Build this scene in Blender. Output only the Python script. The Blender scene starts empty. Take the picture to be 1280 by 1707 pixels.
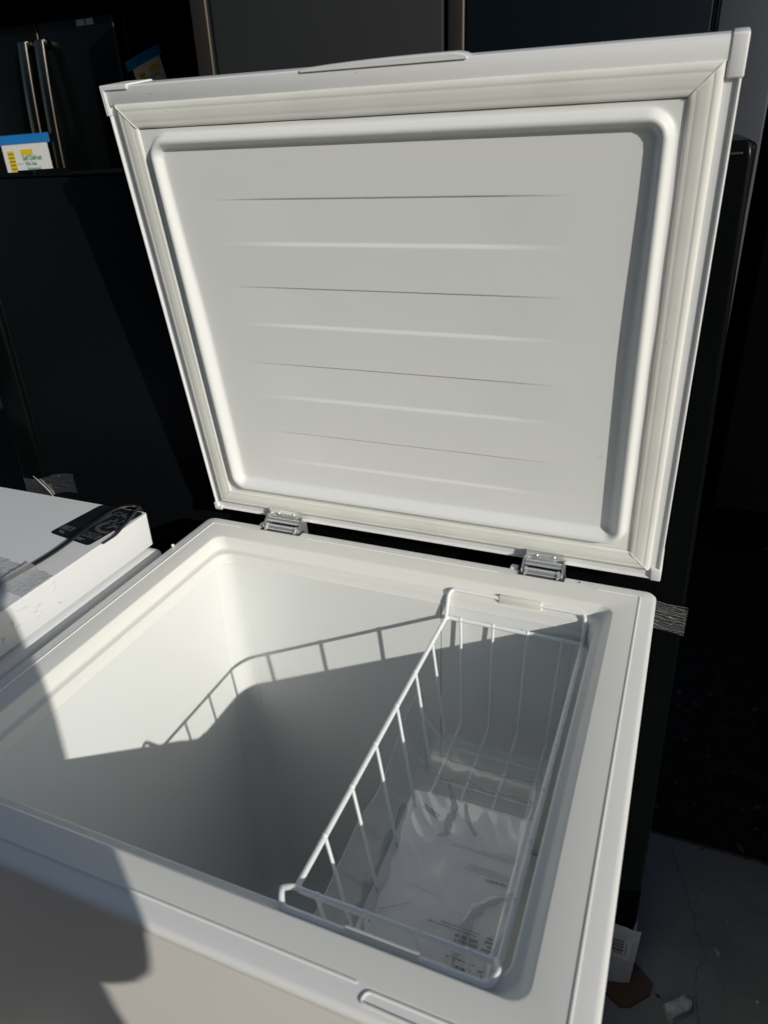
import bpy, bmesh, math, random
from mathutils import Vector, Matrix, Quaternion, noise
random.seed(7)
scene = bpy.context.scene
COL = scene.collection
Z0 = 0.85                                   # height of the freezer rim above the ground

# ------------------------------------------------------------------ camera
YAW, PITCH, ROLL = -0.408967, 0.477736, -0.0445506
CAM = Vector((0.6161, -0.2222, Z0 + 0.4860))
F = Vector((math.sin(YAW)*math.cos(PITCH), math.cos(YAW)*math.cos(PITCH), -math.sin(PITCH)))
R0 = Vector((math.cos(YAW), -math.sin(YAW), 0)); U0 = R0.cross(F)
R = math.cos(ROLL)*R0 + math.sin(ROLL)*U0
U = -math.sin(ROLL)*R0 + math.cos(ROLL)*U0
cd = bpy.data.cameras.new('camera'); cam = bpy.data.objects.new('camera', cd); COL.objects.link(cam)
m = Matrix((R, U, -F)).transposed().to_4x4(); m.translation = CAM
cam.matrix_world = m
cd.sensor_fit = 'VERTICAL'; cd.sensor_height = 36; cd.sensor_width = 27
cd.lens = 36*1198.87/1707
cd.clip_start = 0.01; cd.clip_end = 500
cd.dof.use_dof = True; cd.dof.focus_distance = 0.95; cd.dof.aperture_fstop = 9
scene.camera = cam

# ------------------------------------------------------------------ light
SUN = Vector((0.7838514, -0.48990713, 0.38153373)).normalized()
ld = bpy.data.lights.new('sun', 'SUN'); ld.energy = 3.0; ld.angle = math.radians(0.55); ld.color = (1.0, 0.968, 0.89)
sun = bpy.data.objects.new('sun', ld); COL.objects.link(sun)
sun.rotation_euler = SUN.to_track_quat('Z', 'Y').to_euler(); sun.location = SUN*6
w = bpy.data.worlds.new('World'); scene.world = w; w.use_nodes = True
nt = w.node_tree
sky = nt.nodes.new('ShaderNodeTexSky'); sky.sky_type = 'NISHITA'; sky.sun_disc = False
sky.sun_elevation = math.asin(SUN.z); sky.sun_rotation = math.atan2(SUN.x, SUN.y)
bg = nt.nodes['Background']; bg.inputs['Strength'].default_value = 0.06
nt.links.new(sky.outputs[0], bg.inputs[0])
scene.view_settings.view_transform = 'Standard'; scene.view_settings.look = 'None'
scene.view_settings.exposure = 0.0; scene.view_settings.gamma = 1.0

# ------------------------------------------------------------------ materials
def mat(name, col, rough=0.5, spec=0.5, metal=0.0, var=0.0, vscale=6, bump=0.0, bscale=200, bdist=0.001, coat=0.0, dirt=0.0, stretch=None, rvar=0.0):
    mt = bpy.data.materials.new(name); mt.use_nodes = True
    n = mt.node_tree; b = n.nodes['Principled BSDF']
    b.inputs['Base Color'].default_value = (*col, 1)
    b.inputs['Roughness'].default_value = rough
    b.inputs['Specular IOR Level'].default_value = spec
    b.inputs['Metallic'].default_value = metal
    if coat: b.inputs['Coat Weight'].default_value = coat; b.inputs['Coat Roughness'].default_value = 0.08
    tc = n.nodes.new('ShaderNodeTexCoord'); vec = tc.outputs['Object']
    if stretch:
        mp = n.nodes.new('ShaderNodeMapping'); mp.inputs['Scale'].default_value = stretch
        n.links.new(vec, mp.inputs[0]); vec = mp.outputs[0]
    if var or dirt:
        t = n.nodes.new('ShaderNodeTexNoise'); t.inputs['Scale'].default_value = vscale; t.inputs['Detail'].default_value = 6
        n.links.new(vec, t.inputs['Vector'])
        r = n.nodes.new('ShaderNodeValToRGB'); n.links.new(t.outputs['Fac'], r.inputs[0])
        r.color_ramp.elements[0].position = 0.3; r.color_ramp.elements[1].position = 0.7
        r.color_ramp.elements[0].color = (*[c*(1-var) for c in col], 1)
        r.color_ramp.elements[1].color = (*[min(c*(1+var), .9) for c in col], 1)
        last = r.outputs[0]
        if dirt:
            t2 = n.nodes.new('ShaderNodeTexNoise'); t2.inputs['Scale'].default_value = 38; t2.inputs['Detail'].default_value = 9; t2.inputs['Roughness'].default_value = .7
            n.links.new(vec, t2.inputs['Vector'])
            r2 = n.nodes.new('ShaderNodeValToRGB'); n.links.new(t2.outputs['Fac'], r2.inputs[0])
            r2.color_ramp.elements[0].position = 0.64; r2.color_ramp.elements[0].color = (0, 0, 0, 1)
            r2.color_ramp.elements[1].position = 0.76; r2.color_ramp.elements[1].color = (dirt, dirt, dirt, 1)
            mx = n.nodes.new('ShaderNodeMixRGB'); mx.inputs[2].default_value = (.22, .19, .15, 1)
            n.links.new(r2.outputs[0], mx.inputs[0]); n.links.new(last, mx.inputs[1]); last = mx.outputs[0]
        n.links.new(last, b.inputs['Base Color'])
    if rvar:
        t3 = n.nodes.new('ShaderNodeTexNoise'); t3.inputs['Scale'].default_value = 9; t3.inputs['Detail'].default_value = 5
        n.links.new(vec, t3.inputs['Vector'])
        mr = n.nodes.new('ShaderNodeMapRange'); mr.inputs['To Min'].default_value = max(rough-rvar, .02); mr.inputs['To Max'].default_value = rough+rvar
        n.links.new(t3.outputs['Fac'], mr.inputs[0]); n.links.new(mr.outputs[0], b.inputs['Roughness'])
    if bump:
        t4 = n.nodes.new('ShaderNodeTexNoise'); t4.inputs['Scale'].default_value = bscale; t4.inputs['Detail'].default_value = 3
        n.links.new(vec, t4.inputs['Vector'])
        bp = n.nodes.new('ShaderNodeBump'); bp.inputs['Strength'].default_value = bump; bp.inputs['Distance'].default_value = bdist
        n.links.new(t4.outputs['Fac'], bp.inputs['Height']); n.links.new(bp.outputs[0], b.inputs['Normal'])
    return mt

M = {}
M['plastic'] = mat('white_plastic', (.80, .795, .75), .42, .4, var=.012, vscale=5, rvar=.06, bump=.05, bscale=900, bdist=.0002, dirt=.09)
M['steel'] = mat('white_painted_steel', (.77, .78, .785), .36, .45, var=.012, vscale=8, bump=.06, bscale=420, bdist=.0003, rvar=.06, dirt=.06)
M['front'] = mat('cabinet_paint', (.80, .775, .74), .45, .4, var=.015, vscale=7, bump=.06, bscale=420, bdist=.0003, dirt=.08)
M['liner'] = mat('liner_plastic', (.81, .825, .805), .25, .5, var=.012, vscale=4, bump=.3, bscale=4, bdist=.005)
M['panel'] = mat('lid_liner', (.785, .80, .79), .45, .4, var=.01, vscale=5, bump=.05, bscale=700, bdist=.0002, dirt=.07)
M['gasket'] = mat('gasket_rubber', (.76, .765, .715), .55, .35, var=.05, vscale=12, dirt=.22, bump=.1, bscale=150, bdist=.0003)
M['wire'] = mat('white_coated_wire', (.88, .89, .90), .28, .5, bump=.15, bscale=160, bdist=.0004)
M['sleeve'] = mat('clear_yellow_sleeve', (.76, .76, .68), .35, .5)
M['chrome'] = mat('zinc_metal', (.80, .81, .79), .24, .5, .8, bump=.2, bscale=120, bdist=.0005)
M['dark'] = mat('seam_dark', (.03, .032, .035), .6)
M['seam'] = mat('seam_grey', (.16, .165, .165), .6)
M['paper'] = mat('booklet_paper', (.88, .86, .89), .6, .3, var=.03, vscale=14, bump=.2, bscale=30, bdist=.0006)
M['paper2'] = mat('note_paper', (.78, .78, .75), .7, .2)
M['pages'] = mat('page_edges', (.42, .34, .30), .8, .2, var=.4, vscale=30, stretch=(1, .3, 14))
M['ink'] = mat('ink', (.02, .02, .025), .6)
M['fineink'] = mat('fine_ink', (.13, .13, .15), .6)
M['rimcap'] = mat('rim_steel', (.79, .79, .775), .38, .45, var=.012, vscale=8, bump=.06, bscale=420, bdist=.0003, rvar=.06, dirt=.06)
M['green'] = mat('green_ink', (.10, .28, .14), .6)
M['yellow'] = mat('yellow_print', (.75, .56, .03), .6)
M['bluetape'] = mat('blue_tape', (.015, .20, .55), .5, var=.08, vscale=20)
M['black'] = mat('black_gloss', (.0025, .0032, .0035), .25, .10, rvar=.05)
M['blackmat'] = mat('black_leather_grain', (.0035, .0045, .0060), .45, .10, bump=.5, bscale=420, bdist=.0008)
M['navy'] = mat('black_blue_grain', (.0035, .0065, .0105), .5, .10, bump=.45, bscale=260, bdist=.001)
M['grey'] = mat('dark_grey_paint', (.027, .029, .0295), .55, .15, var=.03)
M['greyb'] = mat('slate_grey_paint', (.055, .060, .072), .5, .2, bump=.3, bscale=260, bdist=.001)
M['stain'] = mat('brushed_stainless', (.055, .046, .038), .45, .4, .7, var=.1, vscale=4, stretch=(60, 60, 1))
M['stainh'] = mat('stainless_handle', (.12, .11, .10), .22, .5, 1.0, stretch=(40, 40, 1), var=.1)
M['concrete'] = mat('concrete', (.28, .28, .265), .9, .15, var=.25, vscale=5, bump=.7, bscale=60, bdist=.003, dirt=.5)
M['asphalt'] = mat('black_asphalt', (.022, .021, .021), .85, .2, var=.4, vscale=30, bump=.9, bscale=90, bdist=.006)
M['wall'] = mat('black_painted_wall', (.002, .002, .0022), .9, .03, var=.2)  # near black stands in for the darkness inside the building
M['white'] = mat('white_chip', (.55, .55, .55), .8, .2, var=.35, vscale=60, bump=1, bscale=120, bdist=.002)
M['card'] = mat('cardboard', (.13, .085, .055), .85, .1, var=.15, vscale=20)
M['foam'] = mat('white_wrap', (.62, .62, .66), .45, .4, bump=.5, bscale=25, bdist=.003, var=.05)
M['sticker'] = mat('black_sticker', (.012, .014, .016), .28, .4)
M['stickgrey'] = mat('sticker_grey', (.075, .08, .088), .4, .3)
M['sticklight'] = mat('sticker_light_line', (.35, .35, .34), .4, .3)
M['cord'] = mat('black_cord', (.012, .012, .013), .35, .5)
M['litter'] = mat('dry_litter', (.11, .095, .08), .9, .1, var=.4, vscale=50)
M['jacket'] = mat('grey_jacket', (.06, .065, .08), .85, .2, bump=.5, bscale=60, bdist=.003)
M['trouser'] = mat('dark_trousers', (.03, .03, .035), .9, .2)
M['skin'] = mat('skin', (.50, .31, .22), .5, .4)
M['hair'] = mat('hair', (.02, .015, .012), .6, .3)

def film(name, tint, alpha, rough=.12, bscale=60, bdist=.002, stretch=None, bstr=.8, gloss=.06, gmax=.75):
    mt = bpy.data.materials.new(name); mt.use_nodes = True
    n = mt.node_tree; b = n.nodes['Principled BSDF']; out = n.nodes['Material Output']
    b.inputs['Base Color'].default_value = (*tint, 1); b.inputs['Roughness'].default_value = rough
    b.inputs['Specular IOR Level'].default_value = .9
    tr = n.nodes.new('ShaderNodeBsdfTransparent'); df = n.nodes.new('ShaderNodeBsdfDiffuse'); df.inputs[0].default_value = (*tint, 1)
    gl = n.nodes.new('ShaderNodeBsdfGlossy'); gl.inputs['Roughness'].default_value = rough; gl.inputs[0].default_value = (.95, .95, .95, 1)
    m1 = n.nodes.new('ShaderNodeMixShader'); m2 = n.nodes.new('ShaderNodeMixShader')
    lw = n.nodes.new('ShaderNodeLayerWeight'); lw.inputs[0].default_value = .35
    mr = n.nodes.new('ShaderNodeMapRange'); mr.inputs['To Min'].default_value = alpha; mr.inputs['To Max'].default_value = min(1, alpha+.5)
    fr = n.nodes.new('ShaderNodeMapRange'); fr.inputs['To Min'].default_value = gloss; fr.inputs['To Max'].default_value = gmax
    tc = n.nodes.new('ShaderNodeTexCoord'); vec = tc.outputs['Object']
    if stretch:
        mp = n.nodes.new('ShaderNodeMapping'); mp.inputs['Scale'].default_value = stretch
        n.links.new(vec, mp.inputs[0]); vec = mp.outputs[0]
    t = n.nodes.new('ShaderNodeTexNoise'); t.inputs['Scale'].default_value = bscale; t.inputs['Detail'].default_value = 2; t.inputs['Distortion'].default_value = 1.2
    n.links.new(vec, t.inputs['Vector'])
    bp = n.nodes.new('ShaderNodeBump'); bp.inputs['Strength'].default_value = bstr; bp.inputs['Distance'].default_value = bdist
    n.links.new(t.outputs['Fac'], bp.inputs['Height'])
    for k in (gl, lw): n.links.new(bp.outputs[0], k.inputs['Normal'])
    n.links.new(lw.outputs['Facing'], mr.inputs[0]); n.links.new(mr.outputs[0], m1.inputs[0])
    n.links.new(tr.outputs[0], m1.inputs[1]); n.links.new(df.outputs[0], m1.inputs[2])
    n.links.new(lw.outputs['Fresnel'], fr.inputs[0]); n.links.new(fr.outputs[0], m2.inputs[0])
    n.links.new(m1.outputs[0], m2.inputs[1]); n.links.new(gl.outputs[0], m2.inputs[2]); n.links.new(m2.outputs[0], out.inputs[0])
    n.nodes.remove(b)
    return mt
M['bag'] = film('clear_bag_film', (.66, .70, .69), .10, .22, 6, .0009, gloss=.035, gmax=.32, stretch=(1.8, .8, 1))
M['tape'] = film('clear_tape', (.78, .78, .77), .12, .10, 16, .0016, gloss=.04, gmax=.45)
M['tapedark'] = film('clear_tape_on_black', (.25, .25, .25), .02, .15, 20, .0015, stretch=(1, 1, 14), gloss=.03)

# ------------------------------------------------------------------ helpers
def link(name, me, mt, parent=None, label=None, smooth=True, kind=None):
    o = bpy.data.objects.new(name, me); COL.objects.link(o)
    if mt is not None:
        for x in (mt if isinstance(mt, (list, tuple)) else [mt]): me.materials.append(x)
    if smooth:
        me.polygons.foreach_set('use_smooth', [True]*len(me.polygons))
    if parent is not None:
        o.parent = parent
        top = parent
        if parent.parent is None: o.matrix_parent_inverse = Matrix.Translation(-parent.location)
    if label: o['label'] = label
    if kind: o['kind'] = kind
    return o
def fin(name, bm, mt, parent=None, label=None, smooth=False, kind=None, ang=35):
    bmesh.ops.recalc_face_normals(bm, faces=bm.faces)
    me = bpy.data.meshes.new(name); 
    if smooth:
        lim = math.radians(ang)
        for e in bm.edges:
            if len(e.link_faces) == 2 and e.calc_face_angle(0) > lim: e.smooth = False
    bm.to_mesh(me); bm.free()
    return link(name, me, mt, parent, label, smooth, kind)
def thing(name, label, cat, loc, group=None):
    o = bpy.data.objects.new(name, None); COL.objects.link(o); o.location = loc
    o.empty_display_size = .05; o['label'] = label; o['category'] = cat
    if group: o['group'] = group
    return o
def tag(o, label, cat, group=None):
    o['label'] = label; o['category'] = cat
    if group: o['group'] = group
    return o
def box(bm, x0, x1, y0, y1, z0, z1, bev=0, seg=2, mtx=None):
    r = bmesh.ops.create_cube(bm, size=1); vs = r['verts']
    for v in vs:
        v.co = Vector(((x0+x1)/2+v.co.x*(x1-x0), (y0+y1)/2+v.co.y*(y1-y0), (z0+z1)/2+v.co.z*(z1-z0)))
    if bev:
        es = list({e for v in vs for e in v.link_edges})
        g = bmesh.ops.bevel(bm, geom=es, offset=bev, segments=seg, profile=.5, affect='EDGES'); vs = list({v for f in g['faces'] for v in f.verts} | {v for v in vs if v.is_valid})
    if mtx is not None:
        for v in vs: v.co = mtx @ v.co
    return vs
def boxo(name, mt, parent, x0, x1, y0, y1, z0, z1, bev=.003, label=None, mtx=None, kind=None):
    bm = bmesh.new(); box(bm, x0, x1, y0, y1, z0, z1, bev, 3)
    if mtx is not None: bmesh.ops.transform(bm, matrix=mtx, verts=bm.verts)
    return fin(name, bm, mt, parent, label, smooth=bev > 0, ang=50, kind=kind)
def ring(x0, x1, y0, y1, r, z, n=8):
    pts = []
    for cx, cy, a0 in ((x1-r, y1-r, 0), (x0+r, y1-r, 90), (x0+r, y0+r, 180), (x1-r, y0+r, 270)):
        for k in range(n+1):
            a = math.radians(a0+90*k/n); pts.append(Vector((cx+r*math.cos(a), cy+r*math.sin(a), z)))
    return pts
def loft(bm, rings, cap0=False, cap1=False):
    L = [[bm.verts.new(p) for p in rr] for rr in rings]
    for a, b in zip(L[:-1], L[1:]):
        n = len(a)
        for i in range(n):
            bm.faces.new((a[i], a[(i+1) % n], b[(i+1) % n], b[i]))
    if cap0: bm.faces.new(L[0])
    if cap1: bm.faces.new(L[-1])
    return L
def fillet(pts, r, closed=False, n=6):
    pts = [Vector(p) for p in pts]; out = []; N = len(pts)
    for i, p in enumerate(pts):
        if not closed and i in (0, N-1): out.append(p); continue
        a = pts[i-1]; b = pts[(i+1) % N]
        da = a-p; db = b-p; rr = min(r, da.length*.45, db.length*.45)
        if rr < 1e-5: out.append(p); continue
        A = p+da.normalized()*rr; B = p+db.normalized()*rr
        for k in range(n+1):
            t = k/n; out.append(A*(1-t)**2+p*2*t*(1-t)+B*t*t)
    return out
def tube(bm, pts, r, closed=False, seg=10, flat=1.0, up=None):
    pts = [Vector(p) for p in pts]; N = len(pts); rows = []
    nrm = None
    for i, p in enumerate(pts):
        if closed: t = (pts[(i+1) % N]-pts[i-1]).normalized()
        else: t = (pts[min(i+1, N-1)]-pts[max(i-1, 0)]).normalized()
        if nrm is None:
            a = Vector(up) if up else (Vector((0, 0, 1)) if abs(t.z) < .9 else Vector((1, 0, 0)))
            nrm = (a-a.dot(t)*t).normalized()
        else: nrm = (nrm-nrm.dot(t)*t).normalized()
        b = t.cross(nrm)
        rad = r[i] if isinstance(r, (list, tuple)) else r
        rows.append([bm.verts.new(p+(nrm*math.cos(2*math.pi*k/seg)*flat+b*math.sin(2*math.pi*k/seg))*rad) for k in range(seg)])
    M_ = N if closed else N-1
    for i in range(M_):
        a, b = rows[i], rows[(i+1) % N]
        for k in range(seg): bm.faces.new((a[k], a[(k+1) % seg], b[(k+1) % seg], b[k]))
    if not closed: bm.faces.new(rows[0]); bm.faces.new(rows[-1])
def cyl(bm, a, b, r, seg=20): tube(bm, [a, b], r, seg=seg)
def cr_spline(P, n=8):
    P = [Vector(p) for p in P]; out = []
    for i in range(len(P)-1):
        p0 = P[max(i-1, 0)]; p1 = P[i]; p2 = P[i+1]; p3 = P[min(i+2, len(P)-1)]
        for k in range(n):
            t = k/n; out.append(.5*((2*p1)+(-p0+p2)*t+(2*p0-5*p1+4*p2-p3)*t*t+(-p0+3*p1-3*p2+p3)*t**3))
    out.append(P[-1]); return out
def quad(bm, pts): bm.faces.new([bm.verts.new(Vector(p)) for p in pts])
def text(name, body, size, mtx, mt, parent, sx=1.0, label=None):
    cu = bpy.data.curves.new('t', 'FONT'); cu.body = body; cu.size = size; cu.resolution_u = 3
    cu.extrude = .00004; cu.offset = size*.025
    to = bpy.data.objects.new('t', cu); COL.objects.link(to)
    bpy.context.view_layer.update()
    me = bpy.data.meshes.new_from_object(to.evaluated_get(bpy.context.evaluated_depsgraph_get()))
    me.transform(mtx @ Matrix.Diagonal((sx, 1, 1, 1)))
    bpy.data.objects.remove(to)
    me.materials.clear()
    return link(name, me, mt, parent, label, smooth=False)
def frame(o, x, y):          # matrix with origin o and plane axes x, y
    x = Vector(x).normalized(); y = Vector(y); y = (y-y.dot(x)*x).normalized(); z = x.cross(y)
    mm = Matrix((x, y, z)).transposed().to_4x4(); mm.translation = Vector(o); return mm

# ------------------------------------------------------------------ setting
bm = bmesh.new(); box(bm, -3, 3, -.16, .949, -.12, 0, 0)
floor = fin('concrete_floor', bm, M['concrete'], kind='structure')
bm = bmesh.new()
nx, ny = 110, 60
G = {}
for i in range(nx+1):
    for j in range(ny+1):
        x = -8+16*(i/nx) ; y = .952+(60-.952)*(j/ny)**2.2
        G[i, j] = bm.verts.new((x*(1+y*.1), y, -.03+.012*noise.noise(Vector((x*6, y*6, 0)))))
for i in range(nx):
    for j in range(ny): bm.faces.new((G[i, j], G[i+1, j], G[i+1, j+1], G[i, j+1]))
fin('asphalt_ground', bm, M['asphalt'], kind='structure', smooth=True)
bm = bmesh.new(); box(bm, -60, 60, -60, -.165, -.5, -.02, 0); fin('yard_ground', bm, mat('yard_asphalt', (.028, .027, .026), .9, .15, var=.3, vscale=20, bump=.8, bscale=80, bdist=.005), kind='structure')  # unseen yard made dark to cut bounce light on the cabinet front
bm = bmesh.new(); box(bm, -60, 60, -.16, 60, -.5, -.13, 0); fin('ground', bm, M['asphalt'], kind='structure')
# crack in the floor
cr = [(.742, .93), (.746, .902), (.755, .869), (.767, .847), (.774, .82), (.786, .779), (.791, .746), (.806, .718), (.81, .701), (.793, .674), (.791, .649), (.796, .621), (.798, .582), (.792, .53), (.80, .47), (.79, .40), (.80, .3)]
pp = []
for a, b in zip(cr[:-1], cr[1:]):
    for k in range(6):
        t = k/6; pp.append((a[0]*(1-t)+b[0]*t+random.uniform(-.0022, .0022), a[1]*(1-t)+b[1]*t+random.uniform(-.0015, .0015)))
bm = bmesh.new(); prev = None
for i, (x, y) in enumerate(pp):
    wd = random.uniform(.0001, .0007)
    v = (bm.verts.new((x-wd, y, .0008)), bm.verts.new((x+wd, y, .0008)))
    if prev: bm.faces.new((prev[0], prev[1], v[1], v[0]))
    prev = v
fin('crack', bm, M['dark'], floor)
# shed wall behind the appliances, interior darkness put into its near-black colour
wl = thing('shed_wall', 'black painted shed wall behind the row of refrigerators', 'wall', (0, 3.6, 0))
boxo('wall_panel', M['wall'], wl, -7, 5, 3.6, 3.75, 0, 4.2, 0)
boxo('wall_panel', M['wall'], wl, 1.9, 2.0, 1.8, 3.59, 0, 2.12, 0)  # side wall added out of view to block sky light from the right

def chips(name, mt, pts, label, cat, h=.004, group=None):
    bm = bmesh.new()
    c = Vector((sum(p[0] for p in pts)/len(pts), sum(p[1] for p in pts)/len(pts), 0))
    z = pts[0][2] if len(pts[0]) > 2 else 0
    bot = [bm.verts.new((p[0], p[1], z)) for p in pts]; top = [bm.verts.new((c.x+(p[0]-c.x)*.86, c.y+(p[1]-c.y)*.86, z+h*random.uniform(.7, 1.2))) for p in pts]
    n = len(pts)
    for i in range(n): bm.faces.new((bot[i], bot[(i+1) % n], top[(i+1) % n], top[i]))
    bm.faces.new(top); bm.faces.new(bot)
    return tag(fin(name, bm, mt), label, cat, group)
# broken foam lump
bm = bmesh.new()
quadp = [(.741, .583), (.772, .612), (.787, .603), (.785, .592), (.758, .565), (.749, .57)]
def inq(x, y):
    n = len(quadp); c = False
    for i in range(n):
        a, b = quadp[i], quadp[i-1]
        if (a[1] > y) != (b[1] > y) and x < (b[0]-a[0])*(y-a[1])/(b[1]-a[1])+a[0]: c = not c
    return c
cen = Vector((.765, .588, 0)); rings_ = []
for f_, z_ in ((1, 0), (1.02, .012), (.97, .02), (.72, .023), (.4, .0235), (.12, .023)):
    rr = []
    for i in range(len(quadp)):
        a = Vector((*quadp[i], 0)); b = Vector((*quadp[(i+1) % len(quadp)], 0))
        for k in range(6):
            p = cen+(a.lerp(b, k/6)-cen)*f_
            rr.append(Vector((p.x+noise.noise(p*180)*.0015, p.y+noise.noise(p*180+Vector((5, 5, 5)))*.0015, z_+noise.noise(p*150)*.0022*(z_ > 0))))
    rings_.append(rr)
loft(bm, rings_, True, True)
tag(fin('foam_lump', bm, M['white'], smooth=True, ang=30), 'torn white lump of foam lying on the concrete beside the crack', 'debris')
chips('paint_flake', M['white'], [(.820, .724, .0), (.826, .727, .0), (.833, .717, .0), (.829, .712, .0)], 'small white flake on the concrete, right of the crack', 'debris')
chips('paint_flake', M['litter'], [(.728, .607), (.735, .607), (.739, .601), (.731, .602)], 'tan scrap on the floor between the cardboard and the foam lump', 'debris', .002)
chips('paint_flake', M['white'], [(.888, .655), (.893, .657), (.893, .65), (.889, .648)], 'tiny white speck near the right edge of the floor', 'debris', .003)
chips('paint_flake', M['white'], [(.842, .79), (.845, .79), (.845, .784), (.843, .785)], 'tiny pale speck on the concrete above the white flake', 'debris', .003)
# flattened cardboard
bm = bmesh.new()
cp = [(.66, .655), (.688, .648), (.723, .617), (.72, .598), (.690, .566), (.674, .560), (.64, .58)]
a_ = [bm.verts.new((x, y, .002)) for x, y in cp]; b_ = [bm.verts.new((x, y, .006+.004*(i in (2, 3)))) for i, (x, y) in enumerate(cp)]
for i in range(len(cp)): bm.faces.new((a_[i], a_[(i+1) % len(cp)], b_[(i+1) % len(cp)], b_[i]))
bm.faces.new(b_); bm.faces.new(a_)
tag(fin('cardboard_scrap', bm, M['card']), 'flat brown cardboard scrap on the floor under the black refrigerator corner', 'cardboard')
# leaf litter on the black ground
bm = bmesh.new(); rnd = random.Random(3)
for i in range(260):
    x = rnd.uniform(.66, 1.05); y = rnd.uniform(.93, 1.55); z = (.003 if y < .949 else -.014); s = rnd.uniform(.0015, .007)*(1 if rnd.random() > .1 else 2.2); a = rnd.uniform(0, 6.28)
    ps = [Vector((x+s*math.cos(a+k*1.57)*(1 if k % 2 else .45), y+s*math.sin(a+k*1.57)*(1 if k % 2 else .45), z+rnd.uniform(0, .004))) for k in range(4)]
    quad(bm, ps)
for i in range(240):
    x = rnd.uniform(.66, 1.0); y = rnd.uniform(.45, .945); s = rnd.uniform(.0004, .0016); a = rnd.uniform(0, 6.28)
    quad(bm, [Vector((x+s*math.cos(a+k*1.57), y+s*math.sin(a+k*1.57)*(.5 if k % 2 else 1), .0006+rnd.uniform(0, .0012))) for k in range(4)])
fin('ground_litter', bm, M['litter'], kind='stuff')
# cut edge strip of the slab
bm = bmesh.new()
for k in range(60):
    x = .55+k*.02
    box(bm, x, x+.0185, .9440+.002*noise.noise(Vector((x*30, 0, 0))), .9495, .0005, .003+.0015*noise.noise(Vector((x*50, 3, 0))), 0)
fin('slab_lip', bm, M['litter'], floor, kind='stuff')

# ------------------------------------------------------------------ main chest freezer
W, D = .6279, .55
OX0, OX1, OY0, OY1 = .0450, .5829, .0432, .5011       # opening at rim level
fz = thing('chest_freezer', 'open white chest freezer with its lid raised and a wire basket inside', 'freezer', (W/2, D/2, 0))
def Rr(inset, z, r): return ring(inset, W-inset, inset, D-inset, r, Z0+z)
bm = bmesh.new()
loft(bm, [ring(.004, W-.004, .004, D-.004, .010, .06), ring(.004, W-.004, .004, D-.004, .010, Z0-.0125)], True, False)
fin('cabinet', bm, M['front'], fz, smooth=True)
bm = bmesh.new()                                     # steel-capped outer strip of the rim
loft(bm, [Rr(.0042, -.014, .010), Rr(.0012, -.012, .011), Rr(0, -.0095, .012), Rr(0, -.006, .012), Rr(.0006, -.0035, .012), Rr(.0022, -.0018, .011), Rr(.005, -.0010, .009), Rr(.0182, -.0002, .006)], False, False)
fin('rim_cap', bm, M['rimcap'], fz, smooth=True)
bm = bmesh.new()
def Or(i, z, r): return ring(OX0+i, OX1-i, OY0+i, OY1-i, r, Z0+z, 10)
def Rr2(inset, z, r): return ring(inset, W-inset, inset, D-inset, r, Z0+z, 10)
loft(bm, [Rr2(.0182, -.0006, .006), Rr2(.0184, 0, .006), Or(-.002, 0, .014), Or(-.0006, -.0003, .0145), Or(.0004, -.0012, .015), Or(.0062, -.0125, .017), Or(.0072, -.0142, .0175),
          Or(.0088, -.0150, .0185), Or(.0135, -.0156, .0205), Or(.0150, -.0162, .021), Or(.0156, -.0178, .0215), Or(.0162, -.0290, .022), Or(.0175, -.0298, .0225)])
fin('collar', bm, M['plastic'], fz, smooth=True, ang=60)
bm = bmesh.new()
seq = [(.0165, -.0303, .022), (.0170, -.05, .0225), (.0190, -.2, .026), (.0215, -.4, .030), (.0240, -.62, .038), (.0250, -.655, .04), (.030, -.672, .042), (.042, -.68, .04)]
loft(bm, [Or(*s) for s in seq], False, True)
fin('liner', bm, M['liner'], fz, smooth=True, ang=50)
# compressor step at the bottom right
bm = bmesh.new(); box(bm, .43, OX1-.022, OY0+.02, OY1-.02, Z0-.675, Z0-.42, .012, 3)
fin('compressor_step', bm, M['liner'], fz, smooth=True)
# sheet seam down the back wall
bm = bmesh.new(); quad(bm, [(.3815, OY1-.0168, Z0-.032), (.3822, OY1-.0168, Z0-.032), (.3822, OY1-.0212, Z0-.34), (.3815, OY1-.0212, Z0-.34)])
fin('liner_seam', bm, M['seam'], fz)
# moulding lines where the liner turns the back corners
for sx_ in (0, 1):
    for k_ in (0, 1):
        pts = []
        for i_, z_, r_ in seq[:6]:
            xe = (OX0+i_) if sx_ == 0 else (OX1-i_); sg = 1 if sx_ == 0 else -1
            pts.append((xe, OY1-i_-r_, Z0+z_) if k_ == 0 else (xe+sg*r_, OY1-i_, Z0+z_))
        bm = bmesh.new(); tube(bm, pts, .00055, seg=6); fin('corner_line', bm, M['liner'], fz, smooth=True)
# raised beads on the rim
def bead(pts, closed=False, r=.0011):
    bm = bmesh.new(); tube(bm, [(p.x, p.y, Z0+.0001) for p in fillet([(a, b, 0) for a, b in pts], .004, closed)], r, closed, 8)
    for v in bm.verts: v.co.z = Z0+(v.co.z-Z0)*.75
    fin('rim_bead', bm, M['plastic'], fz, smooth=True)
bead([(.064, D-.018), (.018, D-.018), (.018, .018), (.478, .018)])
bead([(.170, D-.018), (.440, D-.018)]); bead([(.560, D-.018), (W-.018, D-.018), (W-.018, .018), (.560, .018)])
bead([(.486, .0155), (.484, .0075), (.580, .0060), (.582, .0155)], True, .0010)
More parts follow.
